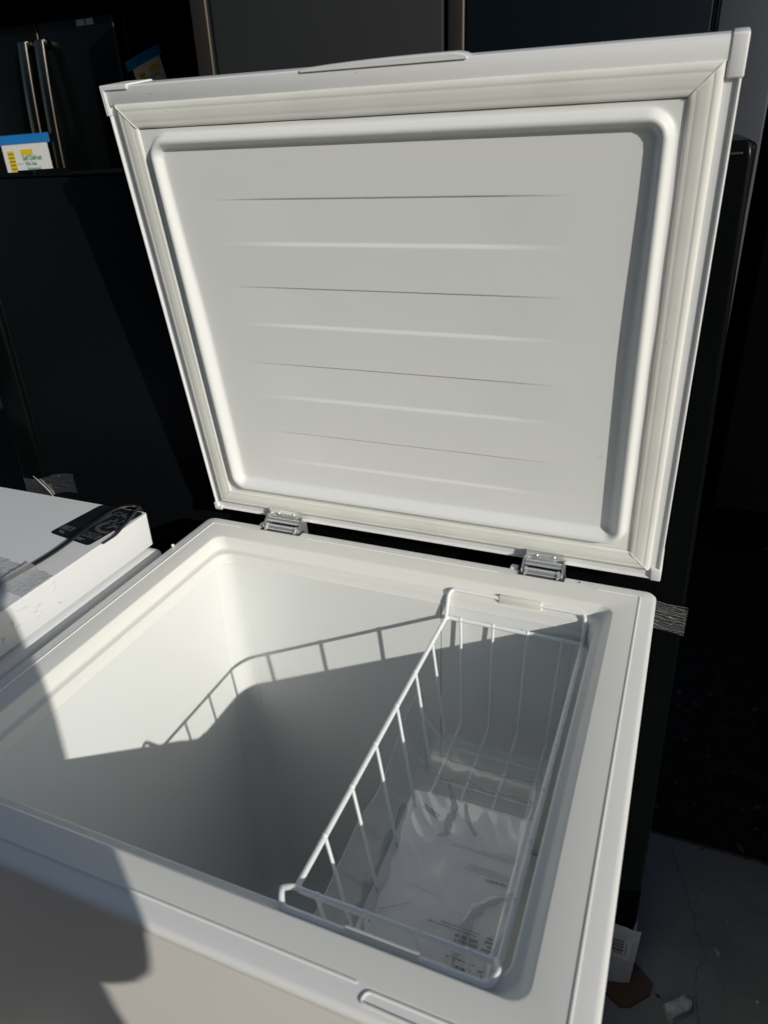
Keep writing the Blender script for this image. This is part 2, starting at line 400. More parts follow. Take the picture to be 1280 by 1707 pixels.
# screw cap near back left, small recess by each hinge
bm = bmesh.new(); bmesh.ops.create_uvsphere(bm, u_segments=12, v_segments=8, radius=.0022, matrix=Matrix.Translation((.004, .455, Z0+.001)))
fin('screw_head', bm, M['plastic'], fz, smooth=True)
bm = bmesh.new(); cyl(bm, (.539, .541, Z0-.001), (.539, .541, Z0+.0004), .0010, 10)
fin('pin_hole', bm, M['dark'], fz)

# ---- lid (tilts 8 degrees forward past upright)
TH = -.142337; LO = Vector((0, D+.017593, Z0+.0038)); LH = .549
ax = Vector((1, 0, 0)); ah = Vector((0, math.sin(TH), math.cos(TH))); an = Vector((0, -math.cos(TH), math.sin(TH)))
LM = Matrix((ax, ah, an)).transposed().to_4x4(); LM.translation = LO         # lid local: x, h, n (n points at the viewer)
def lfin(name, bm, mt, parent, **k):
    bmesh.ops.transform(bm, matrix=LM, verts=bm.verts); return fin(name, bm, mt, parent, **k)
def LR(i, n, r, e=0): return ring(-e+i, W+e-i, i, LH-i, r, n, 6)
bm = bmesh.new()
loft(bm, [LR(.010, -.048, .010), LR(.003, -.0455, .012), LR(0, -.040, .012), LR(0, -.002, .007), LR(.0006, -.0007, .0065), LR(.0014, -.0003, .006), LR(.0022, -.0006, .005), LR(.0028, -.0018, .004), LR(.0030, -.0030, .004), LR(.0330, -.0030, .004), LR(.0345, -.0150, .004)], True, True)
lid = lfin('lid', bm, M['steel'], fz, smooth=True, ang=50)
bm = bmesh.new(); box(bm, .0030, W-.0030, LH-.0180, LH-.0006, -.0100, -.0003, .0009, 2)
lfin('top_flange', bm, M['steel'], lid, smooth=True)
# frame-shaped gasket with a ribbed profile and mitred corners
GX0, GX1, GH0, GH1 = .0115, .6150, .0135, .5325
prof = [(0, -.006), (0, -.0015), (.0007, .0004), (.0022, .0018), (.0050, .0026), (.0066, .00265), (.0073, .0024), (.0080, .00268), (.0110, .0029), (.0150, .0029), (.0180, .0027), (.0188, .00242), (.0196, .0025), (.0222, .0023), (.0236, .0017), (.0246, .0002), (.0252, -.006)]
for side in range(4):
    bm = bmesh.new(); rows = []
    N = 60
    for k in range(N+1):
        t = k/N; row = []
        for d, n in prof:
            c = [(GX0+d, GH0+d), (GX1-d, GH0+d), (GX1-d, GH1-d), (GX0+d, GH1-d)]
            a = c[side]; b = c[(side+1) % 4]
            wv = .0005*noise.noise(Vector((t*9, side*7.3, 0)))*min(1, t*12, (1-t)*12)
            row.append(bm.verts.new((a[0]+(b[0]-a[0])*t, a[1]+(b[1]-a[1])*t, n+(wv if n > 0 else 0))))
        rows.append(row)
    for a, b in zip(rows[:-1], rows[1:]):
        for k in range(len(prof)-1): bm.faces.new((a[k], a[k+1], b[k+1], b[k]))
    lfin('gasket', bm, M['gasket'], lid, smooth=True, ang=60)
bm = bmesh.new()
for ox_, oh_, ix_, ih_ in ((GX0, GH1, GX0+.0245, GH1-.0245), (GX1, GH1, GX1-.0245, GH1-.0245), (GX1, GH0, GX1-.0245, GH0+.0245), (GX0, GH0, GX0+.0245, GH0+.0245)):
    tube(bm, [Vector((ox_+(ix_-ox_)*t, oh_+(ih_-oh_)*t, .0002+.0029*min(1, t*6)*(1 if t < .97 else .4)+.0003*math.sin(t*17))) for t in [k/16 for k in range(1, 17)]], .00045, seg=6)
lfin('weld_line', bm, M['gasket'], lid, smooth=True, kind='stuff')
bm = bmesh.new(); rs = random.Random(21)
for x_, h_ in ((.030+.05, .5235), (.060, .5400), (.064, .5395), (.300, .5440), (.545, .160), (.548, .1605), (.600, .30), (.235, .085), (.41, .2)):
    bmesh.ops.create_uvsphere(bm, u_segments=6, v_segments=4, radius=rs.uniform(.0003, .0006), matrix=Matrix.Translation((x_, h_, (.0029 if .5145 < h_ < .532 or x_ > .595 else (0 if h_ > .53 else -.0020)))))
lfin('dirt_speck', bm, M['seam'], lid, kind='stuff')
# moulded inner panel: height field over x, h
PX0, PX1, PH0, PH1 = .0369, .5900, .0389, .5070
def sd(x, y, x0, x1, y0, y1, r):
    cx, cy = (x0+x1)/2, (y0+y1)/2; qx = abs(x-cx)-(x1-x0)/2+r; qy = abs(y-cy)-(y1-y0)/2+r
    return -(math.hypot(max(qx, 0), max(qy, 0))+min(max(qx, qy), 0)-r)
def sm(a, b, t):
    t = max(0, min(1, (t-a)/(b-a))); return t*t*(3-2*t)
edges_h = [(.4345, -1), (.3890, 1), (.3380, -1), (.2940, 1), (.2420, -1), (.1985, 1), (.1450, -1), (.1025, 1)]
def hf(x, h):
    d = sd(x, h, .0440, .5840, .0450, .5020, .024)
    z = -.0005
    z += .0098*sm(-.0005, .0055, d)
    up_ = 1-sm(.26, .47, h)
    z -= (.0086+.0028*up_)*sm(.0085, .0160+.0050*up_, d)
    if d > .03:
        fade = sm(.10, .20, x)*sm(.52, .41, x) if False else sm(.095, .22, x)*(1-sm(.40, .515, x))
        s = 0
        for (hh, sg) in edges_h:
            hh2 = hh
            # going down through a -1 edge the surface drops back, through a +1 edge it comes forward
            s += sm(hh2-.0011, hh2+.0011, h) if sg < 0 else -sm(hh2-.0042, hh2+.0010, h)
        # s = 1 above the top edge, 0 in a groove, 1 ... alternates
        groove = 1-s
        # grooves are wedge-like: deep at the upper edge, running out downwards
        z -= .0017*fade*(groove-1)
    return z
bm = bmesh.new()
xs = [PX0+(PX1-PX0)*i/250 for i in range(251)]
hs = set()
for i in range(241): hs.add(round(PH0+(PH1-PH0)*i/240, 5))
for hh, _ in edges_h:
    for k in (-4.2, -3.4, -2.6, -1.8, -1.2, -.8, -.4, 0, .4, .8, 1.2): hs.add(round(hh+k*.001, 5))
hs = sorted(hs)
V = [[bm.verts.new((x, h, hf(x, h))) for h in hs] for x in xs]
for i in range(len(xs)-1):
    for j in range(len(hs)-1): bm.faces.new((V[i][j], V[i+1][j], V[i+1][j+1], V[i][j+1]))
lfin('inner_panel', bm, M['panel'], lid, smooth=True, ang=80)
# plastic corner caps
def cap(x0, x1, h0, h1, n1=.0022):
    bm = bmesh.new(); box(bm, x0, x1, h0, h1, -.047, n1, .0018, 3); lfin('corner_cap', bm, M['steel'], lid, smooth=True)
def capL(cx, ch, sx, sh, lx, lh, wd):
    # L shaped cap hugging one corner of the shell
    bm = bmesh.new()
    P = [(0, 0), (lx, 0), (lx, wd), (wd, wd), (wd, lh), (0, lh)]
    P = [(cx+sx*a, ch+sh*b) for a, b in P]
    a_ = [bm.verts.new((p[0], p[1], -.046)) for p in P]; b_ = [bm.verts.new((p[0], p[1], .0016)) for p in P]
    n = len(P)
    for i in range(n): bm.faces.new((a_[i], a_[(i+1) % n], b_[(i+1) % n], b_[i]))
    bm.faces.new(a_); bm.faces.new(b_)
    bmesh.ops.recalc_face_normals(bm, faces=bm.faces)
    bmesh.ops.bevel(bm, geom=[e for e in bm.edges if e.calc_face_angle(0) > .5], offset=.0009, segments=2, affect='EDGES')
    lfin('corner_cap', bm, M['steel'], lid, smooth=True, ang=50)
capL(-.0014, LH+.0014, 1, -1, .036, .029, .0052)
cap(W-.0118, W+.0012, LH-.0300, LH+.0012, .0008)
cap(W-.0112, W+.0012, -.0012, .0165, .0008)
capL(-.0014, -.0014, 1, 1, .012, .012, .0060)
# handle lip on the front edge of the lid
bm = bmesh.new()
def hprof(t):
    x = .241+.164*t; up = .0040*(math.sin(math.pi*min(t*.62+.02, 1))**.6)*(1 if t < .93 else max(0, (1-t)/.07)**.5)
    return x, up
rows = []
for k in range(41):
    t = k/40; x, up = hprof(t); up = max(up, .0002)
    row = [(x, LH-.0015, .0012), (x, LH+up*.75, .0012), (x, LH+up, -.0005), (x, LH+up*1.0, -.020), (x, LH-.004, -.030)]
    rows.append([bm.verts.new(p) for p in row])
for a, b in zip(rows[:-1], rows[1:]):
    for k in range(4): bm.faces.new((a[k], a[k+1], b[k+1], b[k]))
bm.faces.new(rows[0]); bm.faces.new(rows[-1])
lfin('lid_handle', bm, M['steel'], lid, smooth=True, ang=50)
# scratch on the flange
bm = bmesh.new(); tube(bm, [(.352, .5355, -.0028), (.362, .5392, -.0026), (.374, .5398, -.0028)], .0003, seg=5)
tube(bm, [(.364, .5440, -.0028), (.3745, .5385, -.0028)], .0003, seg=5)
lfin('scratch', bm, M['seam'], lid, kind='stuff')

# ---- hinges
def hinge(x0, x1):
    y = D-.002; z = Z0
    bm = bmesh.new()
    ys = [-.010, -.008, .006, .016, .018]; zs = [-.012, .006, .017, .014, -.012]
    bm.free()
    bm = bmesh.new(); box(bm, x0+.002, x1-.002, y+.010, y+.0125, z+.002, z+.024, .0008); base = fin('hinge', bm, M['chrome'], fz, smooth=True)
    for x in (x0, x1-.0022):
        bm = bmesh.new()
        a_ = [bm.verts.new((x, y+p, z+q)) for p, q in zip(ys, zs)]; b_ = [bm.verts.new((x+.0022, y+p, z+q)) for p, q in zip(ys, zs)]
        for i in range(5): bm.faces.new((a_[i], a_[(i+1) % 5], b_[(i+1) % 5], b_[i]))
        bm.faces.new(a_); bm.faces.new(b_)
        fin('side_plate', bm, M['chrome'], base)
    bm = bmesh.new(); cyl(bm, (x0+.003, y-.004, z+.001), (x1-.003, y-.004, z+.001), .0055, 24); fin('hinge_barrel', bm, M['chrome'], base, smooth=True)
    bm = bmesh.new(); cyl(bm, (x0+.003, y+.004, z+.010), (x1-.003, y+.004, z+.010), .0045, 24); fin('hinge_barrel', bm, M['chrome'], base, smooth=True)
    bm = bmesh.new()
    for fx in (.3, .72):
        bmesh.ops.create_uvsphere(bm, u_segments=12, v_segments=8, radius=.0022, matrix=Matrix.Translation((x0+(x1-x0)*fx, y+.0098, z+.018)))
    for s in (x0+.0045, x1-.0065):
        cyl(bm, (s, y-.005, z+.001), (s+.002, y-.005, z+.001), .0072, 20)
    fin('hinge_rivet', bm, M['chrome'], base, smooth=True, kind='stuff')
    bm = bmesh.new(); box(bm, x0-.003, x1+.003, y-.0125, y+.0023, z-.010, z+.0003, .0003); fin('hinge_recess', bm, M['dark'], base)  # solid dark block painted in place of a shaded recess
hinge(.0975, .1545); hinge(.4675, .5185)
for x in (.0860, .4520):
    bm = bmesh.new(); box(bm, x, x+.010, D-.004, D+.006, Z0-.006, Z0+.0012, .002, 3); fin('hinge_stop', bm, M['plastic'], fz, smooth=True)

# ------------------------------------------------------------------ wire basket
bk = thing('wire_basket', 'white coated wire basket hung across the right side of the open freezer', 'basket', (.47, .28, Z0-.2))
bx0, bx1, by0, by1, bz = .3905, .5560, .088, .4775, Z0-.0435
def wobj(name, pts, r, closed=False, mt='wire', seg=10, parent=bk, **k):
    bm = bmesh.new(); tube(bm, pts, r, closed, seg); return fin(name, bm, M[mt], parent, smooth=True, ang=80, **k)
wobj('top_rail', fillet([(bx0, by0, bz), (bx1, by0, bz), (bx1, by1, bz), (bx0, by1, bz)], .006, True), .0026, True, seg=14)
# loops that hook over the collar ledge
wobj('hanging_loop', fillet([(bx0, by1-.002, bz-.001), (bx0+.001, by1+.006, bz+.030), (bx0+.004, by1+.0135, bz+.0335), (bx1-.003, by1+.0135, bz+.0330), (bx1, by1+.0035, bz+.0290), (bx1, by1-.002, bz-.001)], .007), .0024, seg=14)
wobj('hanging_loop', fillet([(bx0+.001, by0+.002, bz-.001), (bx0+.001, by0-.008, bz+.014), (bx0+.004, by0-.024, bz+.0345), (bx0+.010, by0-.0345, bz+.0295), (bx1+.001, by0-.0345, bz+.0295), (bx1+.005, by0-.024, bz+.0335), (bx1, by0-.008, bz+.014), (bx1-.001, by0+.002, bz-.001)], .008), .0024, seg=14)
bm = bmesh.new(); box(bm, .452, .505, by1+.0105, by1+.0185, bz+.0265, bz+.0375, .0025, 3)
fin('sleeve', bm, M['sleeve'], bk, smooth=True, label='pale yellow sleeve on the back hanging loop')
wobj('sleeve', [(.452, by0-.0345, bz+.0302), (.507, by0-.0345, bz+.0302)], .0044, mt='sleeve', seg=14, label='pale yellow sleeve on the front hanging loop')
zb = Z0-.200
def lerp(a, b, t): return a+(b-a)*t
for y in (.424, .367, .3095, .2525, .196, .140):
    yb = lerp(.28, y, .97)
    wobj('side_wire', fillet([(bx0, y, bz), (.4085, yb, zb+.012), (.4130, yb, zb), (.5310, yb, zb), (.5370, yb, zb+.012), (bx1, y, bz)], .010), .0018)
for xt, xb in ((.4090, .4160), (.4500, .4520), (.4920, .4890), (.5330, .5260)):
    wobj('cross_wire', fillet([(xt, by1, bz), (xb, .467, zb+.004), (xb, .435, zb+.0030), (xb, .13, zb+.0030), (xb, .108, zb+.004), (xt, by0, bz)], .006), .0018)
# weld lumps where the wires meet the rail
bm = bmesh.new()
for y in (.424, .367, .3095, .2525, .196, .140):
    for x in (bx0, bx1): bmesh.ops.create_uvsphere(bm, u_segments=10, v_segments=8, radius=.0031, matrix=Matrix.Translation((x, y, bz+.0004)))
for x in (.4090, .4500, .4920, .5330):
    for y in (by0, by1): bmesh.ops.create_uvsphere(bm, u_segments=10, v_segments=8, radius=.0031, matrix=Matrix.Translation((x, y, bz+.0004)))
fin('weld_spots', bm, M['wire'], bk, smooth=True, kind='stuff')

# ------------------------------------------------------------------ booklet and bag in the basket
bt = thing('instruction_booklet', 'white booklet in the plastic bag lying on the basket bottom', 'booklet', (.47, .22, Z0-.195))
ZP = Z0-.1865
def bend(x, y): return .004*math.sin((x-.40)*26)*.4+.0035*max(0, (y-.26)/.08)**2*.6
bm = bmesh.new(); nx, ny = 26, 34
bx = lambda i, j: lerp(lerp(.404, .3985, j/ny), lerp(.546, .5385, j/ny), i/nx)
byy = lambda i, j: lerp(.100, .330, j/ny)+.004*(i/nx)
Vt = [[bm.verts.new((bx(i, j), byy(i, j), ZP+bend(bx(i, j), byy(i, j)))) for j in range(ny+1)] for i in range(nx+1)]
Vb = [[bm.verts.new((bx(i, j), byy(i, j), ZP-.008)) for j in range(ny+1)] for i in range(nx+1)]
for i in range(nx):
    for j in range(ny): bm.faces.new((Vt[i][j], Vt[i+1][j], Vt[i+1][j+1], Vt[i][j+1]))
fin('cover', bm, M['paper'], bt, smooth=True)
bm = bmesh.new()
cor = [(bx(0, 0)+.001, byy(0, 0)+.001), (bx(nx, 0)-.001, byy(nx, 0)+.001), (bx(nx, ny)-.001, byy(nx, ny)-.001), (bx(0, ny)+.001, byy(0, ny)-.001)]
for k in range(7):
    zz = ZP-.0095+k*.0012; o_ = .0006*math.sin(k*2.3)
    vs = []
    for (x, y) in cor: vs.append((x+o_, y))
    lo = [bm.verts.new((x, y, zz)) for x, y in vs]; hi = [bm.verts.new((x, y, zz+.0010)) for x, y in vs]
    for i in range(4): bm.faces.new((lo[i], lo[(i+1) % 4], hi[(i+1) % 4], hi[i]))
    bm.faces.new(hi); bm.faces.new(lo)
fin('pages', bm, M['pages'], bt, kind='stuff')
def ptext(s, x, y, size, ang=180, sx=1.0):
    a = math.radians(ang)
    mm = Matrix.Translation((x, y, ZP+bend(x, y)+.0012)) @ Matrix.Rotation(a, 4, 'Z')
    text('printed_text', s, size, mm, M['ink'], bt, sx)
AT = 182
ptext('2238327-G', .4400, .3040, .0078, 155, .66)
def fine(x0, x1, y, yslope=0.0, th=.0010, rnd=random.Random(5)):
    bm = bmesh.new(); x = x0
    while x < x1:
        wd = rnd.uniform(.0018, .0055); wd = min(wd, x1-x)
        yy = y+(x-x0)*yslope; z = ZP+bend(x, yy)+.0012
        quad(bm, [(x, yy, z), (x+wd, yy+wd*yslope, z), (x+wd, yy+wd*yslope+th, z), (x, yy+th, z)])
        x += wd+rnd.uniform(.0006, .0011)
    fin('printed_line', bm, M['fineink'], bt, kind='stuff')
for k, (a, b) in enumerate(((.461, .531), (.463, .531), (.493, .532), (.510, .532), (.512, .532))):
    fine(a, b, .2735+k*.0022, .012, .00045)
for k, (a, b) in enumerate(((.483, .528), (.484, .529), (.486, .529), (.487, .529))):
    fine(a, b, .2520+k*.0022, .012, .00045)
ptext('THE QUALITY', .5275, .2500, .0038, AT, .9)
for i, s in enumerate(('web:', 'email:', 'fax:', 'phone:')):
    ptext(s, .5295, .1915-i*.0040, .0042, AT, .8)
fine(.478, .516, .1895, .02, .0009); fine(.466, .514, .1862, .02, .0009)
ptext('(0800) 225 088', .5170, .1845, .0043, AT, .85)
ptext('(0800) 436 245', .5180, .1800, .0043, AT, .85)
ptext('NEW ZEALAND', .5300, .1738, .0042, AT, .9)
fine(.492, .520, .1600, .02, .0010)
ptext('13 790 967', .5180, .1560, .0042, AT, .85)
ptext('email:', .5300, .1590, .0032, AT); ptext('tel:', .5300, .1545, .0032, AT)
# crease of a folded sheet
bm = bmesh.new(); quad(bm, [(.418, .180, ZP+.0026), (.4445, .197, ZP+.0030), (.4445, .1974, ZP+.0030), (.418, .1808, ZP+.0026)]); quad(bm, [(.436, .216, ZP+.0024), (.470, .2130, ZP+.0024), (.470, .2133, ZP+.0024), (.436, .2164, ZP+.0024)])
fin('crease', bm, M['seam'], bt)

# bag: rumpled clear film, edges climbing between the wires
def bagz(x, y):
    u = (x-.375)/(.548-.375); v = (y-.095)/(.425-.095)
    z = ZP+.0055+.0016*noise.noise(Vector((x*22, y*14, 1)))-.0012*abs(noise.noise(Vector((x*60+y*20, y*26, 4))))+.0008
    z += .062*max(0, (.16-u)/.16)**1.3*(.60+.45*sm(.55, 1, v))
    z += .007*sm(.70, .84, v)*(1-sm(.84, 1.0, v))*(.7+.5*noise.noise(Vector((x*18, 3, 0))))
    z += .030*max(0, (u-.9)/.1)**1.5
    return z
bm = bmesh.new(); nx, ny = 90, 150
rows = []
for i in range(nx+1):
    row = []
    for j in range(ny+1):
        x = lerp(.375, .546, i/nx); y = lerp(.100, .420, j/ny)
        x2 = x+.010*max(0, (.18-i/nx))*math.sin(j*.09)+.004*noise.noise(Vector((0, y*18, 2)))*(1-i/nx)
        row.append(bm.verts.new((x2, y+.006*noise.noise(Vector((x*40, 0, 7)))*(j/ny), bagz(x, y))))
    rows.append(row)
for i in range(nx):
    for j in range(ny): bm.faces.new((rows[i][j], rows[i+1][j], rows[i+1][j+1], rows[i][j+1]))
bag = fin('plastic_bag', bm, M['bag'], smooth=True, ang=180)
tag(bag, 'rumpled clear plastic bag around the booklet in the wire basket', 'plastic bag')
for o_, pts in ((0, [rows_ for rows_ in ()]),): pass
# heat-sealed hem along its upper edges
bm = bmesh.new()
hem = [(lerp(.375, .546, 0)+.010*.18*math.sin(j*.09)+.004*noise.noise(Vector((0, lerp(.1, .42, j/150)*18, 2))), lerp(.100, .420, j/150), bagz(.375, lerp(.1, .42, j/150))) for j in range(0, 151, 3)]
tube(bm, hem, .00035, seg=6)
hem2 = [(x, .378+.01*noise.noise(Vector((x*30, 1, 1))), bagz(x, .378)+.0015) for x in [lerp(.39, .545, k/40) for k in range(41)]]
tube(bm, hem2, .0005, seg=6)
hem3 = [(x, .352+.008*noise.noise(Vector((x*34, 5, 1)))+.2*max(0, .42-x), bagz(x, .352)+.0015) for x in [lerp(.385, .545, k/40) for k in range(41)]]
tube(bm, hem3, .0005, seg=6)
fin('hem', bm, film('bag_hem', (.75, .8, .8), .35, .2), bag, smooth=True)
# grey strips that paint dark reflections along the folds of the film
fm = film('bag_fold', (.36, .40, .43), .30, .30, 10, .002, gloss=.02, gmax=.18)
def fold(pts, wd):
    P_ = cr_spline([(x, y, 0) for x, y in pts], 10); bm = bmesh.new(); prev = None; n = len(P_)
    for i, p in enumerate(P_):
        t = (P_[min(i+1, n-1)]-P_[max(i-1, 0)]).normalized(); q = Vector((-t.y, t.x, 0)); w_ = wd*(math.sin(math.pi*(i+.5)/n)**.5)*(1+.25*math.sin(i*.8))
        row = []
        for k in range(5):
            o_ = p+q*w_*(k/4-.5); row.append(bm.verts.new((o_.x, o_.y, bagz(o_.x, o_.y)+.0012+.0010*math.sin(math.pi*k/4))))
        if prev:
            for k in range(4): bm.faces.new((prev[k], prev[k+1], row[k+1], row[k]))
        prev = row
    fin('film_fold', bm, fm, bag, smooth=True, ang=180)
fold([(.436, .345), (.446, .330), (.4525, .314), (.4515, .297), (.4540, .284), (.446, .277)], .008)
fold([(.462, .328), (.470, .307), (.485, .289)], .005)
fold([(.538, .235), (.520, .225), (.505, .205), (.502, .175), (.500, .150)], .011)
fold([(.540, .190), (.532, .165), (.533, .135)], .008)
fold([(.400, .300), (.404, .250), (.408, .200), (.412, .150)], .013)

# ------------------------------------------------------------------ neighbouring chest freezer
NX, NYB, NT = -.0455, .474, Z0+.035
nf = thing('chest_freezer', 'closed white chest freezer with a black sticker, left of the open one', 'freezer', (-.4, .2, 0))
bm = bmesh.new()
NL = -.80; NF = -.10
def NR(i, z, r): return ring(NL+i, NX-i, NF+i, NYB-i, r, z, 6)
loft(bm, [NR(.004, NT-.0515, .006), NR(0, NT-.049, .006), NR(0, NT-.0012, .006), NR(.0004, NT-.0004, .006), NR(.0012, NT, .005)], True, True)
fin('lid', bm, M['steel'], nf, smooth=True, ang=25)
bm = bmesh.new()
def NB(i, z, r): return ring(NL-.008+i, NX+.0105-i, NF-.008+i, NYB+.004-i, r, z, 6)
loft(bm, [NB(.003, .06, .010), NB(.003, Z0-.045, .010), NB(.0015, Z0-.0440, .010), NB(0, Z0-.0425, .010), NB(0, Z0-.0300, .010), NB(.001, Z0-.0265, .010), NB(.004, Z0-.0240, .008), NB(.012, Z0-.0205, .006)], True, True)
fin('cabinet', bm, M['steel'], nf, smooth=True, ang=40)
# sticker on its lid
sk = []
SA, SB, SC, SD = Vector((-.136, .383, 0)), Vector((-.0585, .371, 0)), Vector((-.0490, .4705, 0)), Vector((-.1265, .4725, 0))
def srect(u, v, z=0): 
    p = SA*(1-u)*(1-v)+SB*u*(1-v)+SC*u*v+SD*(1-u)*v; return Vector((p.x, p.y, NT+.0006+z))
bm = bmesh.new(); ps = []
for cx, cy, a0 in ((.92, .94, 0), (.08, .94, 90), (.08, .06, 180), (.92, .06, 270)):
    for k in range(7):
        a = math.radians(a0+15*k); ps.append((cx+.08*math.cos(a), cy+.06*math.sin(a)))
lo = [bm.verts.new(srect(u, v, -.0005)) for u, v in ps]; hi = [bm.verts.new(srect(u, v)) for u, v in ps]
for i in range(len(ps)): bm.faces.new((lo[i], lo[(i+1) % len(ps)], hi[(i+1) % len(ps)], hi[i]))
bm.faces.new(hi)
st = fin('sticker', bm, M['sticker'], nf)
def sbar(u0, u1, v0, v1, mt, z=.0002):
    bm = bmesh.new(); quad(bm, [srect(u0, v0, z), srect(u1, v0, z), srect(u1, v1, z), srect(u0, v1, z)]); fin('printed_band', bm, M[mt], st)
sbar(.04, .32, .16, .27, 'stickgrey'); sbar(.50, .97, .15, .27, 'stickgrey')
for u0, u1, v in ((.10, .24, .105), (.14, .26, .075), (.50, .78, .085), (.56, .74, .055)): sbar(u0, u1, v, v+.008, 'sticklight')
def stext(s, u, v, size, mt, sx=1.0):
    mm = frame(srect(u, v, .0004), SB-SA, SD-SA); text('printed_text', s, size, mm, M[mt], st, sx)
stext('INTE', .56, .17, .012, 'sticker', 1.1); stext('A', .20, .175, .010, 'sticker', 1)
stext('C', .56, .33, .042, 'stickgrey', 1.1); stext('+', .62, .52, .030, 'stickgrey', 1.1); stext('A', .80, .45, .032, 'stickgrey'); stext('1', .22, .36, .06, 'stickgrey', 1.2); stext('L', .86, .62, .028, 'stickgrey')
stext('CALL', .50, .80, .014, 'stickgrey', 1.2)
# scuffs on its lid side
bm = bmesh.new(); rn = random.Random(11)
for i in range(9):
    y = rn.uniform(.20, .33); z = NT-rn.uniform(.008, .04); pts = [(NX+.0002, y, z)]
    for k in range(6): y += rn.uniform(-.004, .006); z += rn.uniform(-.004, .003); pts.append((NX+.0002, y, z))
    tube(bm, pts, .00025, seg=4)
fin('scuffs', bm, mat('scuff', (.45, .46, .47), .6), nf, kind='stuff')
# power cord lying over the lid
cd_ = bmesh.new()
cpts = [(-.10, .15, NT+.006), (-.093, .21, NT+.0055), (-.088, .262, NT+.005), (-.084, .300, NT+.005), (-.081, .338, NT+.006), (-.083, .381, NT+.007), (-.088, .425, NT+.0065), (-.087, .450, NT+.0075), (-.079, .466, NT+.0080), (-.068, .476, NT+.0060), (-.064, .4815, NT-.002), (-.066, .484, NT-.02), (-.070, .486, NT-.12), (-.08, .488, NT-.4)]
tube(cd_, cr_spline(cpts), .0036, seg=12, flat=.55)
pc = fin('power_cord', cd_, M['cord'], smooth=True, ang=80); tag(pc, 'flat black cord looping over the closed freezer lid and its sticker', 'cord')
cd_ = bmesh.new()
tube(cd_, cr_spline([(-.062, .474, NT+.0075), (-.054, .468, NT+.0095), (-.049, .452, NT+.009), (-.046, .436, NT+.006), (-.043, .418, NT+.005), (-.040+.001, .400, NT+.004), (-.0430, .380, NT+.0015)]), .0028, seg=10, flat=.3)
fin('clear_strap', cd_, mat('grey_strap', (.05, .05, .052), .25, .6), pc, smooth=True, ang=80)
# tape over the cord
def patch(name, mt, fn, nu=30, nv=20, parent=None, label=None):
    bm = bmesh.new(); V = [[bm.verts.new(fn(i/nu, j/nv)) for j in range(nv+1)] for i in range(nu+1)]
    for i in range(nu):
        for j in range(nv): bm.faces.new((V[i][j], V[i+1][j], V[i+1][j+1], V[i][j+1]))
    return fin(name, bm, mt, parent, label=label, smooth=True, ang=180)
def tfn(u, v):
    x = lerp(-.150, -.0455, u); y = lerp(.262, .312, v)-.012*u+.004*noise.noise(Vector((u*9, v*2, 0)))
    c = -.087; z = NT+.0008+.0085*math.exp(-((x-c)/.010)**2)+.0022*abs(noise.noise(Vector((u*16, v*10, 3))))
    return (x, y, z)
tp = patch('clear_tape', M['tape'], tfn, 60, 30); tag(tp, 'crumpled clear tape holding the black cord to the closed freezer lid', 'tape')
# ------------------------------------------------------------------ appliances behind
GRP = 'refrigerators standing behind the freezer'
# left: black textured side with door seams at its left
fl = thing('refrigerator', 'black refrigerator with grained side panel directly behind the closed freezer', 'refrigerator', (-.3, .95, 0), GRP)
LT = Z0+.4585
boxo('side_panel', M['blackmat'], fl, -.392, .085, .62, 1.25, .04, LT, .004)
boxo('door_gasket', mat('grey_gasket', (.06, .062, .065), .5), fl, -.402, -.3925, .628, 1.24, .05, LT-.006, 0)  # lighter grey puts the highlights along the door seams into the colour
boxo('door', M['black'], fl, -.455, -.4025, .617, 1.25, .05, LT-.003, .006)
boxo('top_hinge_cover', M['black'], fl, -.47, -.302, .632, .70, LT-.001, LT+.0045, .002)
boxo('top_hinge_cover', M['black'], fl, -.300, -.268, .630, .70, LT-.001, LT+.0085, .002)
boxo('top_trim', M['black'], fl, -.392, .085, .6185, .628, LT+.0002, LT+.0025, .0008)
def tl(u, v): return (lerp(-.452, -.330, u), .6165-.0012*abs(noise.noise(Vector((u*20, v*3, 0)))), Z0+lerp(-.066, -.030, v)+.022*u-.004*math.sin(u*6))
t1 = patch('packing_tape', M['tapedark'], tl, 50, 16)
bm = bmesh.new(); tube(bm, [(-.424, .6145, Z0-.022), (-.410, .6140, Z0-.032), (-.396, .6140, Z0-.045), (-.384, .6145, Z0-.062)], [.0004, .0011, .0010, .0004], seg=6)  # pale tube stands in for a streak of sun glint on the tape
fin('tape_crease', bm, mat('tape_crease', (.45, .44, .42), .15, .8), t1, smooth=True); tag(t1, 'torn clear packing tape on the black refrigerator behind the closed freezer', 'tape')
# right: black glossy door edge standing close behind the open freezer
fr = thing('refrigerator', 'glossy black refrigerator close behind the open freezer hinges', 'refrigerator', (.38, .95, 0), GRP)
RM = Matrix.Translation((.66, .62, Z0)) @ Matrix.Rotation(math.radians(-1.35), 4, 'Y') @ Matrix.Translation((-.66, -.62, -Z0))
boxo('cabinet', M['black'], fr, .10, .655, .66, 1.25, .10, Z0+.470, .006)
bm = bmesh.new()
rings2 = []
for z_, i_ in ((.105, .03), (.115, .012), (.135, .003), (.16, 0), (Z0+.455, 0), (Z0+.470, .002), (Z0+.4725, .006)):
    rings2.append(ring(.10+i_*.3, .6625-i_, .612+i_*.1, .66, .0060, z_, 6))
loft(bm, rings2, True, True); bmesh.ops.transform(bm, matrix=RM, verts=bm.verts)
fin('door', bm, M['black'], fr, smooth=True, ang=40)
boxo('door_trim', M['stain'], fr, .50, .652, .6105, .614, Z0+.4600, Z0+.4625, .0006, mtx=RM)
boxo('plinth', M['black'], fr, .12, .655, .68, 1.22, .03, .10, .002)
